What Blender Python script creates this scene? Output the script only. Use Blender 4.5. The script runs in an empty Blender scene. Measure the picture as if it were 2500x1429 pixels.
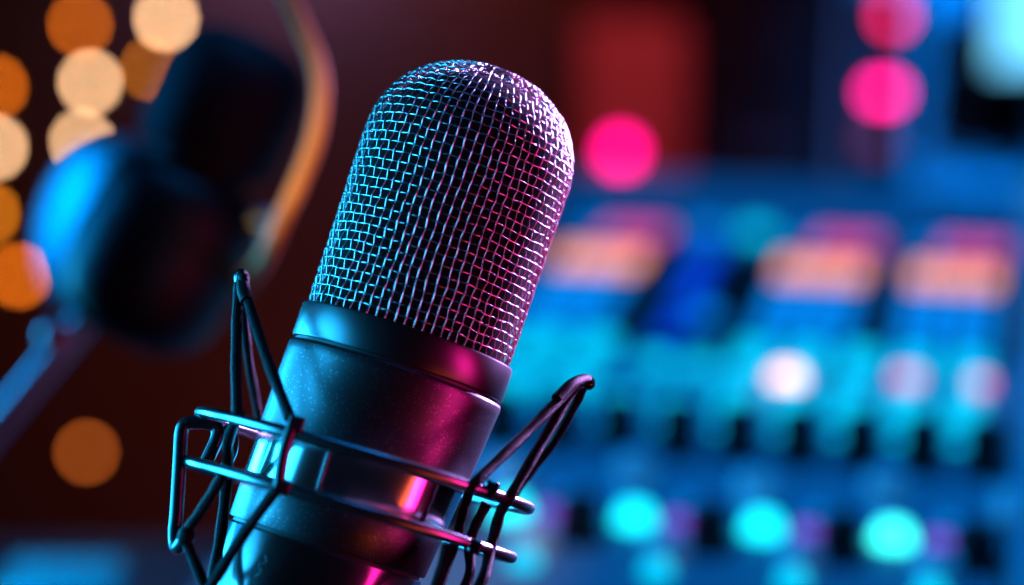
import bpy, bmesh, math, random
from mathutils import Vector, Matrix, noise
random.seed(7)
S = bpy.context.scene
C = S.collection
R = math.radians

# ------------------------------------------------------------------ camera
cam = bpy.data.cameras.new('camera'); camo = bpy.data.objects.new('camera', cam); C.objects.link(camo)
camo.location = (0, 0, .35); camo.rotation_euler = (R(75), 0, 0)
cam.sensor_width = 36; cam.lens = 85; cam.clip_start = .01; cam.clip_end = 50
cam.dof.use_dof = True; cam.dof.focus_distance = .578
cam.dof.aperture_fstop = 3.9; cam.dof.aperture_blades = 13; cam.dof.aperture_rotation = R(10)
S.camera = camo

# ------------------------------------------------------------------ world, exposure
w = bpy.data.worlds.new('World'); S.world = w; w.use_nodes = True
w.node_tree.nodes['Background'].inputs[0].default_value = (.03, .04, .10, 1)
w.node_tree.nodes['Background'].inputs[1].default_value = .08
S.view_settings.view_transform = 'Standard'; S.view_settings.look = 'None'
S.view_settings.exposure = 0; S.view_settings.gamma = 1
S.render.engine = 'CYCLES'
S.cycles.use_denoising = True
S.cycles.max_bounces = 6; S.cycles.caustics_reflective = False; S.cycles.caustics_refractive = False
S.cycles.sample_clamp_indirect = 4

# ------------------------------------------------------------------ studio lamps (all out of frame)
def lamp(name, loc, target, col, power, sx, sy=None, spread=180, kind='AREA', **kw):
    l = bpy.data.lights.new(name, kind); o = bpy.data.objects.new(name, l); C.objects.link(o)
    l.color = col; l.energy = power
    if kind == 'AREA':
        l.shape = 'RECTANGLE'; l.size = sx; l.size_y = sy or sx; l.spread = R(spread)
    else:
        l.shadow_soft_size = sx
        if kind == 'SPOT': l.spot_size = R(spread); l.spot_blend = .9
    o.location = loc
    o.rotation_euler = (Vector(target) - Vector(loc)).to_track_quat('-Z', 'Y').to_euler()
    return o
MIC = Vector((-.0254, .56738, .18674))
lamp('cyan_key', (-.33, .535, .20), (-.03, .53, .175), (.014, .42, .88), 1.6, .30, .42, spread=64)
lamp('cyan_back', (-.33, .80, .085), MIC + Vector((-.01, 0, -.06)), (.014, .42, .88), .42, .22, .22, spread=36)
lamp('lilac_rim', (.36, 1.00, .27), MIC + Vector((0, 0, .025)), (.58, .30, .95), 2.1, .14, .28, spread=34)
lamp('crimson_side', (.42, .38, .15), MIC, (1, .012, .28), .19, .14, .46, spread=44)
lamp('amber_glint', (.27, .27, .045), MIC + Vector((0, 0, -.05)), (1, .12, .006), .06, .30, .09, spread=100)
lamp('desk_wash', (-.40, .95, .16), (-0.201, 1.014, -.06), (0, .42, 1), .5, .1, .1, spread=50)
lamp('console_wash', (.28, 1.15, 1.1), (.18, 1.22, 0), (.0, .27, .95), 3.9, .7, .7, spread=70)
lamp('azure_left', (-.62, 1.02, .24), (-.165, .92, .095), (.0, .31, 1), .48, .15, .3, spread=60)
lamp('amber_spot', (-.10, .50, .46), (-.068, .748, .172), (1, .60, .14), 7, .012, spread=16, kind='SPOT')
lamp('mauve_wall_wash', (-.23, 2.40, .09), (-.23, 2.5, -.02), (.75, .42, 1), .16, .20, .02, spread=150)
lamp('red_wall_wash', (-.03, 2.40, .09), (-.03, 2.5, -.02), (1, .16, .05), .055, .12, .02, spread=150)
lamp('rust_wall_wash', (-.30, 1.9, -.62), (-.33, 2.45, -.36), (1, .13, .02), .2, .2, .2, spread=100)
lamp('red_cabinet_wash', (.14, 1.75, .5), (.11, 2.16, -.03), (1, .13, .22), .22, .1, .1, spread=40)
lamp('blue_rack_wash', (.66, 1.75, .55), (.46, 2.2, -.05), (.0, .26, 1), 2.3, .2, .2, spread=24)

# ------------------------------------------------------------------ materials
def mat(name, col, rough=.5, metal=0, emit=None, strength=0, bump=0, scale=100, vary=0, coat=0, spec=.5, speck=0):
    m = bpy.data.materials.new(name); m.use_nodes = True
    nt = m.node_tree; b = nt.nodes['Principled BSDF']
    b.inputs['Base Color'].default_value = (*col, 1); b.inputs['Roughness'].default_value = rough
    b.inputs['Metallic'].default_value = metal; b.inputs['Coat Weight'].default_value = coat
    b.inputs['Specular IOR Level'].default_value = spec
    if emit:
        b.inputs['Emission Color'].default_value = (*emit, 1); b.inputs['Emission Strength'].default_value = strength
    tc = nt.nodes.new('ShaderNodeTexCoord')
    if bump or vary:
        n = nt.nodes.new('ShaderNodeTexNoise'); n.inputs['Scale'].default_value = scale; n.inputs['Detail'].default_value = 4
        nt.links.new(tc.outputs['Object'], n.inputs['Vector'])
        if bump:
            bp = nt.nodes.new('ShaderNodeBump'); bp.inputs['Strength'].default_value = bump; bp.inputs['Distance'].default_value = .001
            nt.links.new(n.outputs['Fac'], bp.inputs['Height']); nt.links.new(bp.outputs['Normal'], b.inputs['Normal'])
        if vary:
            mr = nt.nodes.new('ShaderNodeMapRange'); mr.inputs['To Min'].default_value = max(.02, rough - vary); mr.inputs['To Max'].default_value = min(1, rough + vary)
            nt.links.new(n.outputs['Fac'], mr.inputs['Value']); nt.links.new(mr.outputs['Result'], b.inputs['Roughness'])
    if speck:     # tiny brighter flakes in a powder coat
        v = nt.nodes.new('ShaderNodeTexVoronoi'); v.inputs['Scale'].default_value = speck
        nt.links.new(tc.outputs['Object'], v.inputs['Vector'])
        sep = nt.nodes.new('ShaderNodeSeparateColor'); nt.links.new(v.outputs['Color'], sep.inputs[0])
        gt = nt.nodes.new('ShaderNodeMath'); gt.operation = 'GREATER_THAN'; gt.inputs[1].default_value = .90
        nt.links.new(sep.outputs[0], gt.inputs[0])
        lt = nt.nodes.new('ShaderNodeMath'); lt.operation = 'LESS_THAN'; lt.inputs[1].default_value = .33
        nt.links.new(v.outputs['Distance'], lt.inputs[0])
        mu = nt.nodes.new('ShaderNodeMath'); mu.operation = 'MULTIPLY'
        nt.links.new(gt.outputs[0], mu.inputs[0]); nt.links.new(lt.outputs[0], mu.inputs[1])
        mx = nt.nodes.new('ShaderNodeMix'); mx.data_type = 'RGBA'
        mx.inputs[6].default_value = (*col, 1); mx.inputs[7].default_value = (*[min(1, c * 3.2 + .1) for c in col], 1)
        nt.links.new(mu.outputs[0], mx.inputs[0]); nt.links.new(mx.outputs[2], b.inputs['Base Color'])
    return m
def glow(name, col, strength):
    return mat(name, tuple(min(1, c * .15 + .015) for c in col), .4, emit=col, strength=strength)

M = dict(
    wire=mat('grille_wire', (.52, .52, .55), .25, 1, bump=.12, scale=1.2),
    lining=mat('dark_foam', (.004, .004, .005), .95, spec=.1),
    collar=mat('satin_dark_metal', (.105, .105, .115), .32, 1, bump=.03, scale=6),
    powder=mat('powder_coat', (  .09, .09, .10), .37, 1, bump=.03, scale=2.6, vary=.04, speck=2.9),
    lower=mat('gloss_dark_metal', (.26, .26, .28), .20, 1, bump=.01, scale=.5),
    chrome=mat('chrome', (.78, .78, .80), .13, 1),
    groove=mat('groove_black', (.01, .01, .012), .5),
    ring=mat('mount_metal', (.30, .32, .34), .24, 1, bump=.03, scale=.7),
    dark_metal=mat('mount_dark_metal', (.05, .055, .06), .28, .8, bump=.05, scale=.9),
    cord=mat('elastic_cord', (.005, .005, .007),   .4, spec=.06, bump=.55, scale=2.4),
    cap=mat('polished_cap', (.20, .20, .22), .14, 1),
    black=mat('matte_black', (.003, .004, .006), .46, spec=.3, bump=.1, scale=400),
    black_foam=mat('black_foam', (.004, .005, .006), .7, spec=.3, bump=.2, scale=600),
    steel=mat('brushed_steel', (.35, .36, .38), .35, 1, bump=.1, scale=300),
    amber=mat('amber_tube', (.62, .27, .05), .5, bump=.1, scale=900),
    wall=mat('wall_paint', (.10, .065, .06), .85, bump=.2, scale=20),
    floor=mat('floor_wood', (.06, .035, .02), .5, bump=.1, scale=8),
    desk=mat('desk_black', (.012, .012, .016), .35, bump=.05, scale=60),
    wood=mat('red_wood', (.30, .09, .06), .55, bump=.1, scale=30),
    panel=mat('console_panel', (.15, .21, .26), .5, bump=.05, scale=.2),
    cheek=mat('console_cheek', (.25, .34, .40), .4, bump=.05, scale=.06),
    slot=mat('console_black', (.006, .007, .009), .6, spec=.2),
    knob_cap=mat('knob_cap', (.75, .80, .85), .4, .3),
    rack=mat('rack_grey', (.20, .24, .28), .5, bump=.05, scale=80),
    cable=mat('string_cable', (.02, .012, .01), .6),
    interface=mat('interface_metal', (.22, .25, .28), .35, .6),
    cyan=glow('button_cyan', (.005, .74, .80), 2.6),
    aqua=glow('button_aqua', (.04, .95, .80), 3.0),
    teal=glow('button_teal', (.0, .50, .74), 1.55),
    blue=glow('led_blue', (.0, .22, .75), 1.15),
    deepblue=glow('led_deep_blue', (.0, .06, .80), .9),
    orange=glow('led_orange', (1, .36, .20), 1.6),
    pink=glow('led_pink', (.75, .08, .36), 1.2),
    peach=glow('led_peach', (1, .50, .44), 3.6),
    rose=glow('led_rose', (1, .20, .36), 1.7),
    violet=glow('led_violet', (.22, .03, .50), 1.2),
    magenta=glow('lamp_magenta', (1, .0, .22), 9.5),
    redpink=glow('lamp_red', (.75, .0, .06), 9),
    dimred=glow('lamp_dim_red', (.5, .02, .02), .4),
    screen=glow('screen_cyan', (.25, .84, .86), 1.05),
    b_peach=glow('bulb_peach', (1, .54, .27), 28),
    b_orange=glow('bulb_orange', (.9, .17, .006), 18),
    b_amber=glow('bulb_amber', (1, .26, .01), 16),
    b_dim=glow('bulb_dim', (.8, .16, .02), 12),
    socket=mat('bulb_socket', (.02, .02, .02), .5),
)

# ------------------------------------------------------------------ mesh helpers
class MB:
    def __init__(s): s.v = []; s.f = []
    def add(s, v, f):
        n = len(s.v); s.v += [tuple(p) for p in v]; s.f += [tuple(i + n for i in q) for q in f]; return s
    def tube(s, pts, r, sides=10, closed=False, caps=True):
        pts = [Vector(p) for p in pts]; n = len(pts)
        rs = r if isinstance(r, (list, tuple)) else [r] * n
        T = []
        for i in range(n):
            a = pts[i - 1] if (i or closed) else pts[0]; b = pts[(i + 1) % n] if (i < n - 1 or closed) else pts[-1]
            T.append((b - a).normalized())
        nrm = T[0].orthogonal().normalized(); V = []; F = []
        for i in range(n):
            nrm = (nrm - T[i] * nrm.dot(T[i])).normalized(); bi = T[i].cross(nrm)
            for k in range(sides):
                a = 2 * math.pi * k / sides
                V.append(pts[i] + (nrm * math.cos(a) + bi * math.sin(a)) * rs[i])
        m = n if closed else n - 1
        for i in range(m):
            for k in range(sides):
                j = (i + 1) % n
                F.append((i * sides + k, i * sides + (k + 1) % sides, j * sides + (k + 1) % sides, j * sides + k))
        if caps and not closed:
            F.append(tuple(range(sides))[::-1]); F.append(tuple((n - 1) * sides + k for k in range(sides)))
        return s.add(V, F)
    def lathe(s, prof, seg=64, mtx=None, fx=None):
        V = []; F = []
        for r, z in prof:
            for k in range(seg):
                a = 2 * math.pi * k / seg
                V.append(Vector((r * math.cos(a) + (fx(z) if fx else 0), r * math.sin(a), z)))
        for i in range(len(prof) - 1):
            for k in range(seg):
                F.append((i * seg + k, i * seg + (k + 1) % seg, (i + 1) * seg + (k + 1) % seg, (i + 1) * seg + k))
        if prof[0][0] > 1e-6: F.append(tuple(range(seg))[::-1])
        if prof[-1][0] > 1e-6: F.append(tuple((len(prof) - 1) * seg + k for k in range(seg)))
        if mtx: V = [mtx @ v for v in V]
        return s.add(V, F)
    def box(s, c, d, bev=0, mtx=None):
        bm = bmesh.new(); bmesh.ops.create_cube(bm, size=1)
        for v in bm.verts: v.co = Vector((v.co.x * d[0], v.co.y * d[1], v.co.z * d[2]))
        if bev: bmesh.ops.bevel(bm, geom=list(bm.edges), offset=bev, segments=3, affect='EDGES', profile=.6)
        bm.verts.index_update()
        V = [(mtx @ (v.co + Vector(c)) if mtx else v.co + Vector(c)) for v in bm.verts]
        F = [tuple(v.index for v in f.verts) for f in bm.faces]; bm.free()
        return s.add(V, F)
    def sphere(s, c, r, sx=1, sy=1, sz=1, seg=20, mtx=None):
        prof = [(max(1e-7, r * math.sin(math.pi * i / 12)), -r * math.cos(math.pi * i / 12)) for i in range(13)]
        m = Matrix.Translation(Vector(c)) @ Matrix.Diagonal((sx, sy, sz, 1))
        return s.lathe(prof, seg, (mtx @ m) if mtx else m)
    def build(s, name, m, parent=None, smooth=True, angle=35):
        me = bpy.data.meshes.new(name); me.from_pydata(s.v, [], s.f); me.update()
        if smooth:
            me.polygons.foreach_set('use_smooth', [True] * len(me.polygons))
            me.set_sharp_from_angle(angle=R(angle))
        me.materials.append(m)
        o = bpy.data.objects.new(name, me); C.objects.link(o)
        if parent: o.parent = parent
        return o
def spline(P, n=8):
    P = [Vector(p) for p in P]; Q = [P[0] * 2 - P[1]] + P + [P[-1] * 2 - P[-2]]; out = []
    for i in range(1, len(Q) - 2):
        a, b, c, d = Q[i - 1:i + 3]
        for k in range(n):
            t = k / n
            out.append(.5 * ((2 * b) + (c - a) * t + (2 * a - 5 * b + 4 * c - d) * t * t + (3 * b - a - 3 * c + d) * t ** 3))
    return out + [P[-1]]
def thing(name, label, cat, mtx=None, group=None):
    o = bpy.data.objects.new(name, None); C.objects.link(o); o.empty_display_size = .02
    if mtx is not None: o.matrix_world = mtx if isinstance(mtx, Matrix) else Matrix.Translation(Vector(mtx))
    o['label'] = label; o['category'] = cat
    if group: o['group'] = group
    return o
def tag(o, label, cat, group=None):
    o['label'] = label; o['category'] = cat
    if group: o['group'] = group
def copy_tree(o, parent=None):
    c = o.copy(); C.objects.link(c)
    if parent: c.parent = parent
    for ch in list(o.children): copy_tree(ch, c)
    return c
def struct(o): o['kind'] = 'structure'; return o

# ------------------------------------------------------------------ room
struct(MB().box((0, 2.53, .6), (5, .06, 2.8)).build('wall', M['wall'], smooth=False))
struct(MB().box((0, 1.2, -.80), (5, 3.4, .06)).build('floor', M['floor'], smooth=False))

# desk under the microphone, its far edge low on the left
d = thing('desk', 'dark desk whose back edge shows low on the left under the cyan lit box', 'desk', (-.40, .66, -.80 + .03))
MB().box((0, 0, .68), (.86, .92, .03), .004).build('desk_top', M['desk'], d)
for sx in (-.38, .38):
    for sy in (-.41, .41): MB().box((sx, sy, .332), (.05, .05, .664), .003).build('leg', M['desk'], d)
bx = thing('audio_interface', 'small metal box lit cyan on the dark desk, low in the left corner', 'audio interface', (-0.201, 1.014, -.077))
MB().box((0, 0, .0125), (.052, .045, .025), .004).build('case', M['interface'], bx)
for k in (-1, 0, 1): MB().lathe([(.005, 0), (.0045, .006), (1e-6, .006)], 20, Matrix.Translation((k * .015, -.0225, .0125)) @ Matrix.Rotation(R(90), 4, 'X')).build('knob', M['slot'], bx)

# ------------------------------------------------------------------ main microphone (local mm frame, z along the mic, -y to the lens)
X = Vector((.94997, -.08084, -.30169)); Y = Vector((-.03698, .93002, -.36565)); Z = Vector((.31014, .35851, .88050))
MM = Matrix(((X.x, Y.x, Z.x, MIC.x), (X.y, Y.y, Z.y, MIC.y), (X.z, Y.z, Z.z, MIC.z), (0, 0, 0, 1))) @ Matrix.Scale(.001, 4)
mic = thing('condenser_microphone', 'sharp condenser microphone with round woven wire grille and dark body lit cyan and crimson', 'microphone', MM)
RG, ZS, HT, ROWP = 25.5, 46.0, 23.6, 2.32
def gprof(s):            # grille profile by arc length from the collar
    if s < ZS: return RG + .5 * s / ZS, s, 0.0
    lo, hi = 0.0, math.pi / 2; t = 0.0; acc = ZS; N = 200
    for i in range(N):
        a0, a1 = math.pi / 2 * i / N, math.pi / 2 * (i + 1) / N
        r0, z0, r1, z1 = 26 * math.cos(a0) ** .92, HT * math.sin(a0) ** .96, 26 * max(0, math.cos(a1)) ** .92, HT * math.sin(a1) ** .96
        l = math.hypot(r1 - r0, z1 - z0)
        if acc + l >= s:
            f = (s - acc) / l; return r0 + (r1 - r0) * f, ZS + z0 + (z1 - z0) * f, a0 + (a1 - a0) * f
        acc += l
    return 0.3, ZS + HT, math.pi / 2
STOT = ZS + 37.5
NW = 70; NR = int(STOT / ROWP)
LUT = [gprof(STOT * i / 800) for i in range(801)]
def gp(s):
    x = max(0, min(STOT - 1e-6, s)) / STOT * 800; i = int(x); f = x - i; a, b = LUT[i], LUT[min(800, i + 1)]
    return [a[k] + (b[k] - a[k]) * f for k in range(3)]
def gpoint(s, ang, off):
    r, z, a = gp(s)
    e = .25; r0, z0, _ = gp(s - e); r1, z1, _ = gp(s + e)
    t = Vector((r1 - r0, z1 - z0)); t = t.normalized() if t.length > 1e-6 else Vector((-1, 0))
    n = Vector((t.y, -t.x))           # outward
    rr = max(.05, r + n.x * off); zz = z + n.y * off
    return Vector((rr * math.cos(ang), rr * math.sin(ang), zz))
def wob(i, j, q):        # smooth irregularity of the weave
    return noise.noise(Vector((i * .55 + q * 31.7, j * .42 + q * 17.3, q * 5.1)))
def dist(s, ang, q):
    return noise.noise(Vector((math.cos(ang) * 1.9 + q * 9.1, math.sin(ang) * 1.9 - q * 4.7, s * .075 + q * 3.3)))
g = MB(); WA = .20; WR = .178
for k in range(NW):
    top = NR - (1 if k % 4 == 0 else (4 if k % 2 == 0 else 7)); pts = []; rs = []
    for q in range(top * 4 + 1):
        jr = q / 4; s = jr * ROWP
        ang = 2 * math.pi * k / NW + 0.014 * wob(k, jr, 1) + .018 * dist(s, 2 * math.pi * k / NW, 2)
        off = WA * math.cos(math.pi * (jr + k)) + .14 * wob(k, jr, 3)
        pts.append(gpoint(s, ang, off)); rs.append(WR * (1 + .16 * wob(k, jr * 2, 4)))
    g.tube(pts, rs, 6)
for j in range(1, NR + 1):
    pts = []; rs = []; n = NW * 4
    for q in range(n):
        kk = q / 4; a = 2 * math.pi * kk / NW
        s = j * ROWP + .26 * wob(kk % NW, j, 5) * min(1, min(kk, NW - kk) / 3) + .4 * dist(j * ROWP, a, 6)
        off = -WA * math.cos(math.pi * (j + kk)) + .22 * dist(j * ROWP * 2, a, 7)
        pts.append(gpoint(s, a, off)); rs.append(WR * (1 + .16 * dist(j * 9, a * 3, 8)))
    g.tube(pts, rs, 6, closed=True)
g.build('grille', M['wire'], mic, angle=80)
MB().lathe([(23.6, -.5)] + [(max(1e-4, gp(s)[0] - 1.9), gp(s)[1] - 1.9 * max(0, (gp(s)[1] - ZS) / HT)) for s in [STOT * i / 60 for i in range(61)]], 64).build('foam_lining', M['lining'], mic, angle=180)
def bend(z): return -.055 * max(0, -z - 9)          # the body leans a touch under its collar
def ring_prof(r, z0, z1, ch=.5):
    return [(r - ch * 2.4, z0), (r - ch, z0), (r - ch * .3, z0 + ch * .3), (r, z0 + ch), (r, z1 - ch), (r - ch * .3, z1 - ch * .3), (r - ch, z1), (r - ch * 2.4, z1)]
MB().lathe(ring_prof(26.9, -8.5, .2, .55), 128).build('collar', M['collar'], mic)
MB().lathe([(26.0, -9.4), (26.0, -8.4)], 96).build('groove', M['groove'], mic)
bp = [(26.0, -9.2), (26.7, -9.3), (27.0, -9.8)]
for i in range(12): z = -10 - i * 22 / 11; bp.append((27.1 - .042 * (-z - 10), z))
bp += [(25.9, -32.3), (25.2, -32.4)]
MB().lathe(bp, 160, fx=bend).build('body', M['powder'], mic)
MB().lathe([(25.3, -32.3), (25.85, -32.45), (25.4, -43.0), (24.9, -43.2)], 160, fx=bend).build('chrome_band', M['chrome'], mic)
MB().lathe([(24.5, -43.1), (25.3, -43.2), (25.4, -43.6), (24.8, -54.0), (24.5, -54.4), (23.4, -54.5)], 160, fx=bend).build('lower_collar', M['powder'], mic)
MB().lathe([(23.6, -55.2), (23.6, -54.4)], 96, fx=bend).build('groove', M['groove'], mic)
MB().lathe([(23.3, -55.1), (24.2, -55.3), (24.4, -55.8), (23.6, -80), (22.8, -100), (22.4, -101), (10, -101.5)], 160, fx=bend).build('base_sleeve', M['lower'], mic)
MB().lathe([(9.5, -101.4), (9.5, -116), (9, -116.5)], 48, fx=bend).build('connector', M['chrome'], mic)

MK = mic_mark = [(-14.6, -19.6, -65.9), (-13.6, -20.3, -64.6), (-14.6, -19.6, -63.2), (-13.2, -20.6, -62.0), (-13.9, -20.1, -60.6)]
MB().tube(spline([Vector((math.cos(math.atan2(y, x + 2.6)) * 24.22 - 2.75, math.sin(math.atan2(y, x + 2.6)) * 24.22, z)) for x, y, z in MK], 6), .16, 6).build('engraved_mark', M['wire'], mic)
# ------------------------------------------------------------------ shock mount (same frame)
sm = thing('shock_mount', 'wire shock mount with two metal rings and black elastic cords round the sharp microphone', 'shock mount', MM)
def ringpts(R0, zl, zr, n=144): return [(R0 * math.cos(a) - .4, R0 * math.sin(a), (zl + zr) / 2 + (zr - zl) / 2 * math.cos(a)) for a in [2 * math.pi * i / n for i in range(n)]]
MB().tube(ringpts(41.3, -33.4, -30.5), 1.5, 14, closed=True).build('ring', M['ring'], sm)
MB().tube(ringpts(41.0, -45.6, -43.0), 1.45, 14, closed=True).build('ring', M['ring'], sm)
def rod(name, m, P, r, sides=12, n=8): return MB().tube(spline(P, n), r, sides).build(name, M[m], sm, angle=60)
# hook bracket at the left
rod('hook', 'dark_metal', [(-33.2, -24.6, -62.6), (-34.3, -21, -65.0), (-35.6, -15.5, -65.2), (-37.3, -12.4, -61.8), (-38.4, -12, -57.5), (-41.6, -12, -46), (-43.4, -12, -39.4), (-43.0, -12, -37.2), (-41.2, -12, -36.3), (-37.8, -12, -35.4), (-35.7, -12, -36.0), (-34.9, -12.5, -38.4), (-35.4, -13, -44)], 1.65, 14)
rod('hook', 'dark_metal', [(-34.0, -12, -35.4), (-31.5, -13, -36.5), (-30.4, -13, -40), (-31.0, -12, -44.5)], 1.2)
# clamps and the strut between the rings, front left
def lug(c, dim, m='dark_metal', bev=.5): return MB().box(c, dim, bev).build('clamp', M[m], sm)
lug((-16.5, -38.4, -30.4), (3.6, 3.6, 4.2)); lug((-14.9, -38.9, -44.6), (4.2, 3.8, 3.8), bev=1.2)
rod('strut', 'dark_metal', [(-17.0, -38.9, -30.5), (-17.1, -39.3, -35), (-16.6, -39.5, -40), (-15.6, -39.4, -44.6)], [1.45] * 25, 12)
lug((30.3, -29.0, -30.0), (3.4, 3.0, 4.0), 'cap', .9); lug((30.9, -28.6, -43.7), (3.2, 3.0, 3.4), 'cap', .9)
# hidden twins on the far side
rod('strut', 'dark_metal', [(12, 40, -32), (12, 40.4, -38), (12, 40, -45)], 1.2)
# cord anchor tips
def tip(p, ax, r=1.9, l=4.4):
    ax = Vector(ax).normalized(); m = Matrix.Translation(Vector(p)) @ ax.to_track_quat('Z', 'Y').to_matrix().to_4x4()
    return MB().lathe([(1e-4, -l * .75), (r * .6, -l * .68), (r * .95, -l * .45), (r, 0), (r * .92, l * .3), (r * .6, l * .46), (1e-4, l * .5)], 24, m).build('cord_anchor', M['cap'], sm)
tip((-42.6, -4, .6), (-.45, .5, .9)); tip((44.6, -4, 2.6), (.95, -.4, .2), 1.8)
tip((-24.3, -25, -72.2), (.2, -1, -.5)); tip((24, -34, -72), (.2, -1, -.5))
def sleeve(P, rs): return MB().tube(spline(P, 6), [rs[0] + (rs[1] - rs[0]) * i / ((len(P) - 1) * 6) for i in range((len(P) - 1) * 6 + 1)], 14).build('cord_sleeve', M['cord'], sm, angle=60)
sleeve([(-42.9, -4.2, 1.6), (-42.2, -5.4, .2), (-40.9, -8, -2.6), (-38.9, -10.8, -5.0)], (1.5, 1.6))
sleeve([(44.8, -4.6, 3.2), (43.4, -6.2, 2.6), (41.2, -9.4, .4), (38.8, -13, -4.2)], (1.5, 1.45))
CR = 1.36
def cord(P, r=CR, n=10):
    Q = spline(P, n); rs = [r * (1 + .05 * math.sin(i * .9)) for i in range(len(Q))]
    rs[0] *= 1.15
    return MB().tube(Q, rs, 12).build('cord', M['cord'], sm, angle=60)
cord([(-42.2, -5.6, .2), (-42.0, -6.5, -3), (-37.0, -16.5, -17), (-31.2, -26.6, -31.0), (-30.2, -27.6, -33.2)])
cord([(-42.0, -6.2, .8), (-40.0, -8.8, -3.0), (-29.0, -24, -17), (-18.2, -38.9, -29.3)], 1.35)
cord([(-42.4, -2.6, .4), (-40.5, 3, -6), (-35.6, 14, -18), (-30.2, 28.4, -29.5), (-29.5, 28.6, -33.4)], 1.1)
cord([(-30.6, -26.5, -31.5), (-31.6, -19, -38), (-29.9, -14, -45), (-26.8, -14, -58.5), (-24.2, -22, -71)])
cord([(-15.8, -39.6, -45.2), (-20.5, -33.8, -59), (-24.0, -27.0, -71.6)], 1.35)
cord([(-29.3, -29.4, -46.6), (-31.4, -27, -55), (-33.3, -25.4, -61.2), (-32.4, -25.2, -63.5), (-25.2, -25.6, -71.8)], 1.3)
cord([(43.8, -5.4, 2.9), (42.2, -8, 1.0), (34, -21, -15), (26.6, -32.6, -29.3), (25.6, -33, -32)], 1.3)
cord([(43.4, -6, 2.6), (42.0, -7, -.5), (38.4, -15, -16), (35.2, -22.4, -30.2), (34.2, -21.4, -34.5), (34.6, -21.6, -43), (34.4, -27, -53), (25.5, -33.5, -72)], 1.35)
cord([(44.2, -3.4, 2.2), (43.9, 0, -2), (41.9, 9, -12.7), (38.5, 15.4, -22.2), (36, 19.6, -31)], 1.3)
cord([(25.8, -17, -31.6), (26.0, -16, -37.5), (26.4, -16, -43.4), (26.0, -22, -54.5), (24.5, -33, -72)], 1.2)
cord([(30.6, -16, -33), (29.7, -15.5, -38.9), (29.8, -16, -43.6), (31.8, -20, -53), (25, -33, -72)], 1.25)
cord([(24.6, -33.4, -45.6), (25.0, -30, -54), (24.0, -33, -71)], 1.1)
MB().sphere((-33.1, -25.3, -62.0), 2.1, sz=1.2).build('cord_knot', M['cord'], sm)
# lower carrier ring, yoke and pole below the frame
MB().tube(ringpts(42, -80, -80), 2.0, 14, closed=True).build('carrier_ring', M['dark_metal'], sm)
rod('carrier_arm', 'dark_metal', [(-24.3, -25, -73), (-25.5, -29, -76), (-27, -31.5, -80)], 1.4); rod('carrier_arm', 'dark_metal', [(24, -34, -73), (25, -34, -76), (26, -32.6, -80)], 1.4)
rod('yoke', 'dark_metal', [(-42, 0, -80), (-40, 0, -100), (-20, 0, -128), (0, 0, -134), (20, 0, -128), (40, 0, -100), (41.6, 0, -80)], 2.6)
inv = MM.inverted(); yb = MM @ Vector((0, 0, -134))
MB().tube([inv @ yb, inv @ Vector((yb.x, yb.y, -.07))], 7, 24).build('pole', M['dark_metal'], sm)
MB().tube([inv @ Vector((yb.x, yb.y, -.066)), inv @ Vector((yb.x, yb.y, -.0765))], 60, 48).build('base', M['dark_metal'], sm)

# ------------------------------------------------------------------ second microphone, blurred, with its ring
K2 = .90; CAM = Vector((0, 0, .35))
def near(*p): return CAM + (Vector(p) - CAM) * K2
A = near(-.1513, .9145, .0924); B = near(-.1022, .9424, .1965); ax = (B - A).normalized()
q = ax.to_track_quat('Z', 'Y').to_matrix().to_4x4()
m2 = thing('broadcast_microphone', 'blurred dark broadcast microphone with rounded head behind the amber tube', 'microphone', Matrix.Translation(A) @ q)
Lm = (B - A).length
def P(*a): return [(r * K2 / 1000, z * K2 / 1000) for r, z in a]
MB().lathe(P((1e-3, -7), (16, -6.5), (24, -3), (29.5, 3), (33, 12), (34.2, 30), (32.5, 48), (30.5, 57), (26.5, 62.5), (21.5, 65)), 48).build('body', M['black'], m2)
MB().lathe(P((20.5, 64.5), (20.5, 70)), 48).build('waist_ring', M['slot'], m2)
MB().lathe(P((21, 69), (26, 70.5), (28.6, 76), (29, 98), (28, 109), (24.5, 117), (17, 121.8), (8, 123.2), (1e-3, 123.4)), 48).build('head', M['black_foam'], m2)
W2L = (Matrix.Translation(A) @ q).inverted()
def L2(p): return W2L @ Vector(p)
# knob on the right flank and the round swivel disc behind on the left
kc = near(-.1035, .925, .1300); kd = (W2L.to_3x3() @ Vector((1, -.25, -.25))).normalized()
MB().lathe([(1e-5, -.012), (.0075, -.012), (.008, -.002), (.0075, .007), (1e-5, .008)], 24, Matrix.Translation(L2(kc)) @ kd.to_track_quat('Z', 'Y').to_matrix().to_4x4()).build('knob', M['steel'], m2)
dc = near(-.1640, .955, .1205); dd = (W2L.to_3x3() @ Vector((-.55, -.62, .30))).normalized()
MB().lathe(P((1e-2, -18), (29, -18), (37, -12), (39, 0), (37, 8), (30, 12), (1e-2, 13)), 48, Matrix.Translation(L2(dc)) @ dd.to_track_quat('Z', 'Y').to_matrix().to_4x4()).build('swivel_disc', M['interface'], m2)

o0 = near(-.2012, .9045, .0551)
arm = thing('boom_arm', 'blurred blue lit tube arm rising from the left edge to the dark broadcast microphone', 'boom arm', o0)
MB().tube([near(-.1630, .9170, .1000) - o0, Vector((0, 0, 0)), near(-.2900, .8750, -.0535) - o0], .0049, 20).build('tube', M['steel'], arm)
MB().tube([near(-.1640, .921, .0985) - o0, near(-.1530, .925, .112) - o0], .0075, 20).build('joint', M['black'], arm)
MB().sphere(near(-.1795, .9120, .0880) - o0, .0058).build('knob', M['steel'], arm)
MB().box(near(-.292, .874, -.064) - o0, (.03, .03, .03), .004).build('desk_clamp', M['black'], arm)

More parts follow.
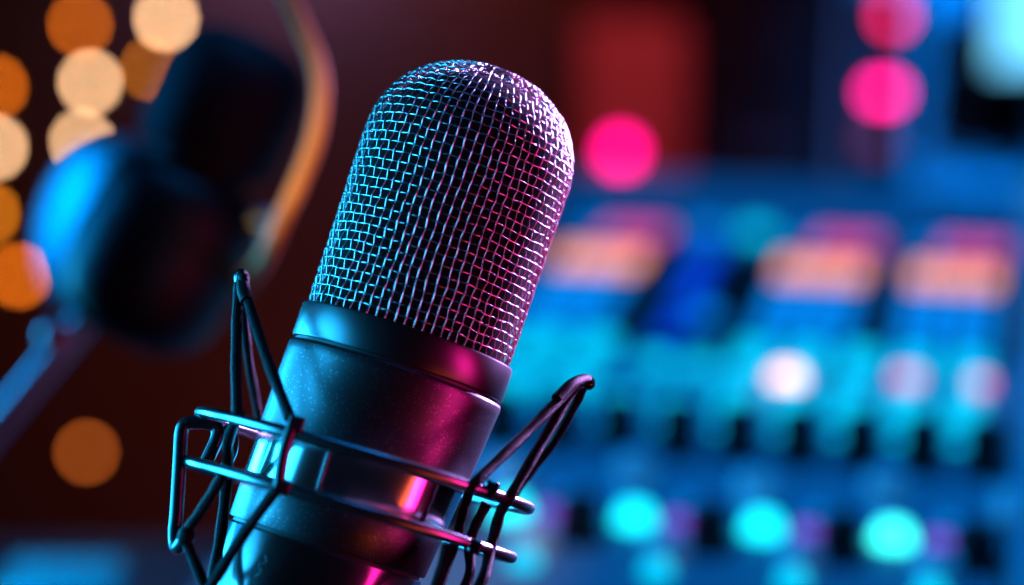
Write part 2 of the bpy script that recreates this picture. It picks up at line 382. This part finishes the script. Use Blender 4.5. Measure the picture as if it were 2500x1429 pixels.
gn = spline([(-0.0765, 0.7669, 0.2565), (-0.0726, 0.7642, 0.2465), (-0.0667, 0.7609, 0.2339), (-0.0619, 0.7579, 0.2227), (-0.0605, 0.7552, 0.2127), (-0.0622, 0.7518, 0.2001), (-0.0667, 0.7485, 0.1876), (-0.0726, 0.7451, 0.1751), (-0.0793, 0.7567, 0.1602), (-0.0916, 0.8126, 0.1373), (-0.1127, 0.9172, 0.1025), (-0.1304, 0.9666, 0.0936)], 8)
o = MB().tube([p - gn[0] for p in gn], .0029, 16).build('gooseneck', M['amber']); o.location = gn[0]
tag(o, 'curved amber lit gooseneck tube bowing right between the two microphones', 'gooseneck')

# ------------------------------------------------------------------ string lights
def light_string(x, y, bulbs, label, zend):
    t = thing('light_string', label, 'string lights', (x, y, .5), 'light strings hanging by the wall')
    P_ = [(0, 0, 0)] + [(bx - x + .012, by - y, bz - .5) for bx, by, bz, _, _ in bulbs] + [(0, 0, zend - .5)]
    MB().tube(spline(P_, 6), .0014, 8).build('cable', M['cable'], t)
    for bx, by, bz, m, r in bulbs:
        b = MB().sphere((bx - x, by - y, bz - .5), r, sz=1.15, seg=16).build('bulb', M[m], t)
        MB().lathe([(r * .55, r * .95), (r * .55, r * 2.0), (r * .3, r * 2.3)], 12, Matrix.Translation((bx - x, by - y, bz - .5))).build('socket', M['socket'], b)
br = .0050
light_string(-.470, 2.16, [(-.4696, 2.17, -.0378, 'b_orange', br), (-.4703, 2.16, -.0918, 'b_peach', br), (-.4789, 2.15, -.1512, 'b_amber', br), (-.451, 2.14, -.207, 'b_orange', br * 1.1)], 'string of orange bulbs hanging at the left edge beside the swivel disc', -.55)
light_string(-.388, 2.17, [(-.3932, 2.19, .0162, 'b_orange', br * .92), (-.3839, 2.175, -.0342, 'b_peach', br), (-.3913, 2.16, -.0864, 'b_peach', br * .95), (-.3895, 2.10, -.3636, 'b_dim', br * .9)], 'string of peach bulbs hanging straight above the swivel disc', -.60)
light_string(-.320, 2.18, [(-.3149, 2.19, .0216, 'b_peach', br * 1.05), (-.3280, 2.178, -.0225, 'b_amber', br * .75)], 'string of amber bulbs hanging close beside the dark microphone head', -.60)

# ------------------------------------------------------------------ mixing console
TH = R(12)
CM = Matrix.Translation((0, .87059, 0)) @ Matrix.Rotation(-TH, 4, 'Z') @ Matrix.Scale(.001, 4)
con = thing('mixing_console', 'blurred blue lit mixing console with glowing buttons, knobs and level meters', 'mixing console', CM)
MB().box((37, 312, -40), (298, 794, 80), 4).build('body', M['panel'], con)
MB().box((198, 312, -31), (22, 804, 92), 6).build('side_panel', M['cheek'], con); MB().box((-114, 312, -39), (5, 796, 84), 2).build('side_panel', M['cheek'], con)
mtx = Matrix.Translation((37, 672, -9)) @ Matrix.Rotation(R(5), 4, 'X')
MB().box((0, 0, 0), (297, 70, 34), 5, mtx).build('meter_bridge', M['panel'], con)
MB().box((40, 420, -440), (280, 40, 720), 4).build('stand', M['slot'], con)
def prof_obj(name, prof, m, x, y, z=0, par=con, seg=24, tilt=0):
    o = MB().lathe(prof, seg).build(name, M[m], par); o.location = (x, y, z); o.rotation_euler = (R(tilt), 0, 0); return o
def cap_button(x, y, r, h, m): return prof_obj('button', [(r + 1.5, 0), (r + 1.2, h * .4), (r, h * .5), (r * .95, h * .85), (r * .6, h), (1e-3, h * 1.04)], m, x, y)
# tall dark knobs with pale caps (pitch 27)
kn = prof_obj('knob', [(12, 0), (11.5, 3), (9.2, 5), (8.4, 22), (7.3, 23.5), (1e-3, 23.6)], 'slot', 0, 0)
cp = MB().box((0, 4, 23.8), (1.4, 6, .8)).build('pointer', M['knob_cap'], kn)
pk = prof_obj('knob', [(9.5, 0), (9.0, 9), (8.0, 11), (1e-3, 11.3)], 'knob_cap', 0, 0)
MB().box((0, 4, 11.5), (1.2, 6, .8)).build('pointer', M['slot'], pk)
XS = [-101 + 27 * i for i in range(11)]
first = True
def put(proto, x, y, z=0, rz=0):
    global first
    c = copy_tree(proto); c.parent = con; c.location = (x, y, z); c.rotation_euler.z = R(rz); return c
for i, x in enumerate(XS[1:]):
    put(kn, x + 6, 170, 0, random.uniform(-60, 60))
for i, x in enumerate(XS[1:]):
    if i % 2: put(pk, x + 19.5, 112 + (i % 4) * 6, 0, random.uniform(-90, 90))
for i in range(2, 7):
    x = -175 + 52.7 * i
    put(pk, x + 18, 38, 0, random.uniform(-90, 90)); put(kn, x + 33, 56, 0, random.uniform(-60, 60)).scale.z = .75
    cap_button(x + 17, 22, 5, 6, 'teal')
    if i < 6: pass
kn.location = (-95, 168, 0); pk.location = (-90, 135, 0)
for i in range(2, 7):
    x = -175.4 + 52.7 * i
    cap_button(x, 77, 7.0, 8, 'aqua' if i == 6 else 'cyan')
    MB().box((x + 18.5, 69, 3), (9, 14, 6), 1.2).build('button', M['violet'], con)
for i, x in enumerate(XS[1:]):      # small indicator lamps between the knob rows
    for y, m in ((206, 'teal'), (104, 'blue')):
        cap_button(x - 7, y, 2.8, 3, m)
    if i % 2: cap_button(x + 18, 142, 4.2, 4, 'teal')
# teal button field
for i in range(2, 13):
    x = -160 + 27 * i
    dark = 0 <= x - 0 < 48
    for y in (238, 262, 310, 334):
        if dark and y > 250: continue
        MB().box((x, y, 2.5), (17, 14, 5), 1.2).build('button', M['teal'], con)
for x, y in ((9, 304), (32, 302)): cap_button(x, y, 7, 6, 'teal')
cap_button(76.5, 290, 6.5, 6, 'peach')
MB().box((134.6, 298, 3), (12, 5, 6), 1).build('button', M['rose'], con); MB().box((170.5, 296, 3), (9, 5, 6), 1).build('button', M['rose'], con)
# fader bays with level meters; the second bay from the right is dark with blue lamps
def seg(par, x, y, m, wx=7.6, wy=9): return MB().box((x, y, 2), (wx, wy, 4), .8).build('segment', M[m], par)
for x0 in (-54, 75, 150):
    f = MB().box((x0, 480, .6), (55, 262, 1.2)).build('level_meter', M['slot'], con, smooth=False)
    for c in range(4):
        x = x0 - 19.5 + 13 * c
        for y, m in ((366, 'blue'), (384, 'blue'), (402, 'blue'), (420, 'blue'), (438, 'blue'), (456, 'blue')): seg(f, x, y, m, 9.6, 14)
        for y, m in ((488, 'orange'), (503, 'orange'), (518, 'orange')): seg(f, x, y, m, 10.5, 10)
        for y, m in ((560, 'pink'), (582, 'pink')):
            seg(f, x + (4 if y > 570 else 2), y, m if c != 0 else 'blue', 10.5, 15)
f = MB().box((14, 440, .6), (52, 210, 1.2)).build('fader_bay', M['slot'], con, smooth=False)
for y, m in ((360, 'deepblue'), (420, 'deepblue'), (450, 'deepblue'), (498, 'deepblue'), (520, 'deepblue')): MB().box((8 + (440 - y) * .02, y, 3), (15, 24, 6), 2).build('button', M[m], f)
cap_button(23, 393, 8, 6, 'blue'); cap_button(28, 590, 10, 6, 'teal'); cap_button(-2, 590, 9, 6, 'blue')
for x in (-90, -22, 45, 112.5, 181): MB().box((x, 450, .8), (13, 220, 1.6)).build('fader_track', M['slot'], con, smooth=False)

# ------------------------------------------------------------------ cabinets, rack and screen behind the console
def cabinet(name, label, cat, x, y, z0, z1, wd, dp, m):
    t = thing(name, label, cat, (x, y, z0)); MB().box((0, dp / 2, (z1 - z0) / 2), (wd, dp, z1 - z0), .004).build('case', M[m], t); return t
c1 = cabinet('wooden_cabinet', 'reddish wooden cabinet with one glowing magenta light behind the microphone grille', 'cabinet', .110, 2.16, -.77, .012, .098, .22, 'wood')
MB().sphere((-.011, -.003, .77 - .0954), .0105, sy=.5).build('indicator_light', M['magenta'], c1)
MB().box((0, -.001, .60), (.085, .004, .06), .001).build('panel', M['slot'], c1)
c2 = cabinet('speaker_cabinet', 'tall black speaker cabinet standing between the reddish cabinet and the blue rack', 'speaker', .232, 2.22, -.77, .30, .132, .24, 'slot')
for zz, r in ((.70, .045), (.86, .03)): MB().lathe([(r, 0), (r * .95, .006), (r * .8, .004), (r * .3, -.012), (1e-5, -.014)], 32, Matrix.Translation((0, -.001, zz)) @ Matrix.Rotation(R(90), 4, 'X')).build('driver', M['slot'], c2)
rk = cabinet('equipment_rack', 'blue grey equipment rack with a black slot of magenta lights at the right', 'equipment rack', .395, 2.20, -.77, .30, .185, .25, 'rack')
MB().box((-.055, -.002, .72), (.060, .006, .20), .001).build('panel', M['slot'], rk)
MB().box((.064, -.002, .71), (.028, .006, .12), .001).build('panel', M['slot'], rk)
for px, pz, m, r in ((-.0475, .793, 'redpink', .0085), (-.0585, .7225, 'magenta', .0075), (-.0485, .7225, 'magenta', .0075), (-.059, .68, 'dimred', .013)):
    MB().sphere((px, -.006, pz), r, sy=.5).build('indicator_light', M[m], rk)
sc = thing('monitor', 'bright cyan screen cut off by the top right corner', 'monitor', (.474, 2.12, .042))
MB().box((0, .012, 0), (.115, .02, .125), .004).build('bezel', M['slot'], sc)
MB().box((0, 0, 0), (.100, .004, .110), .001).build('screen', M['screen'], sc)
MB().box((0, .05, .0), (.02, .06, .02), .002).build('wall_bracket', M['slot'], sc)
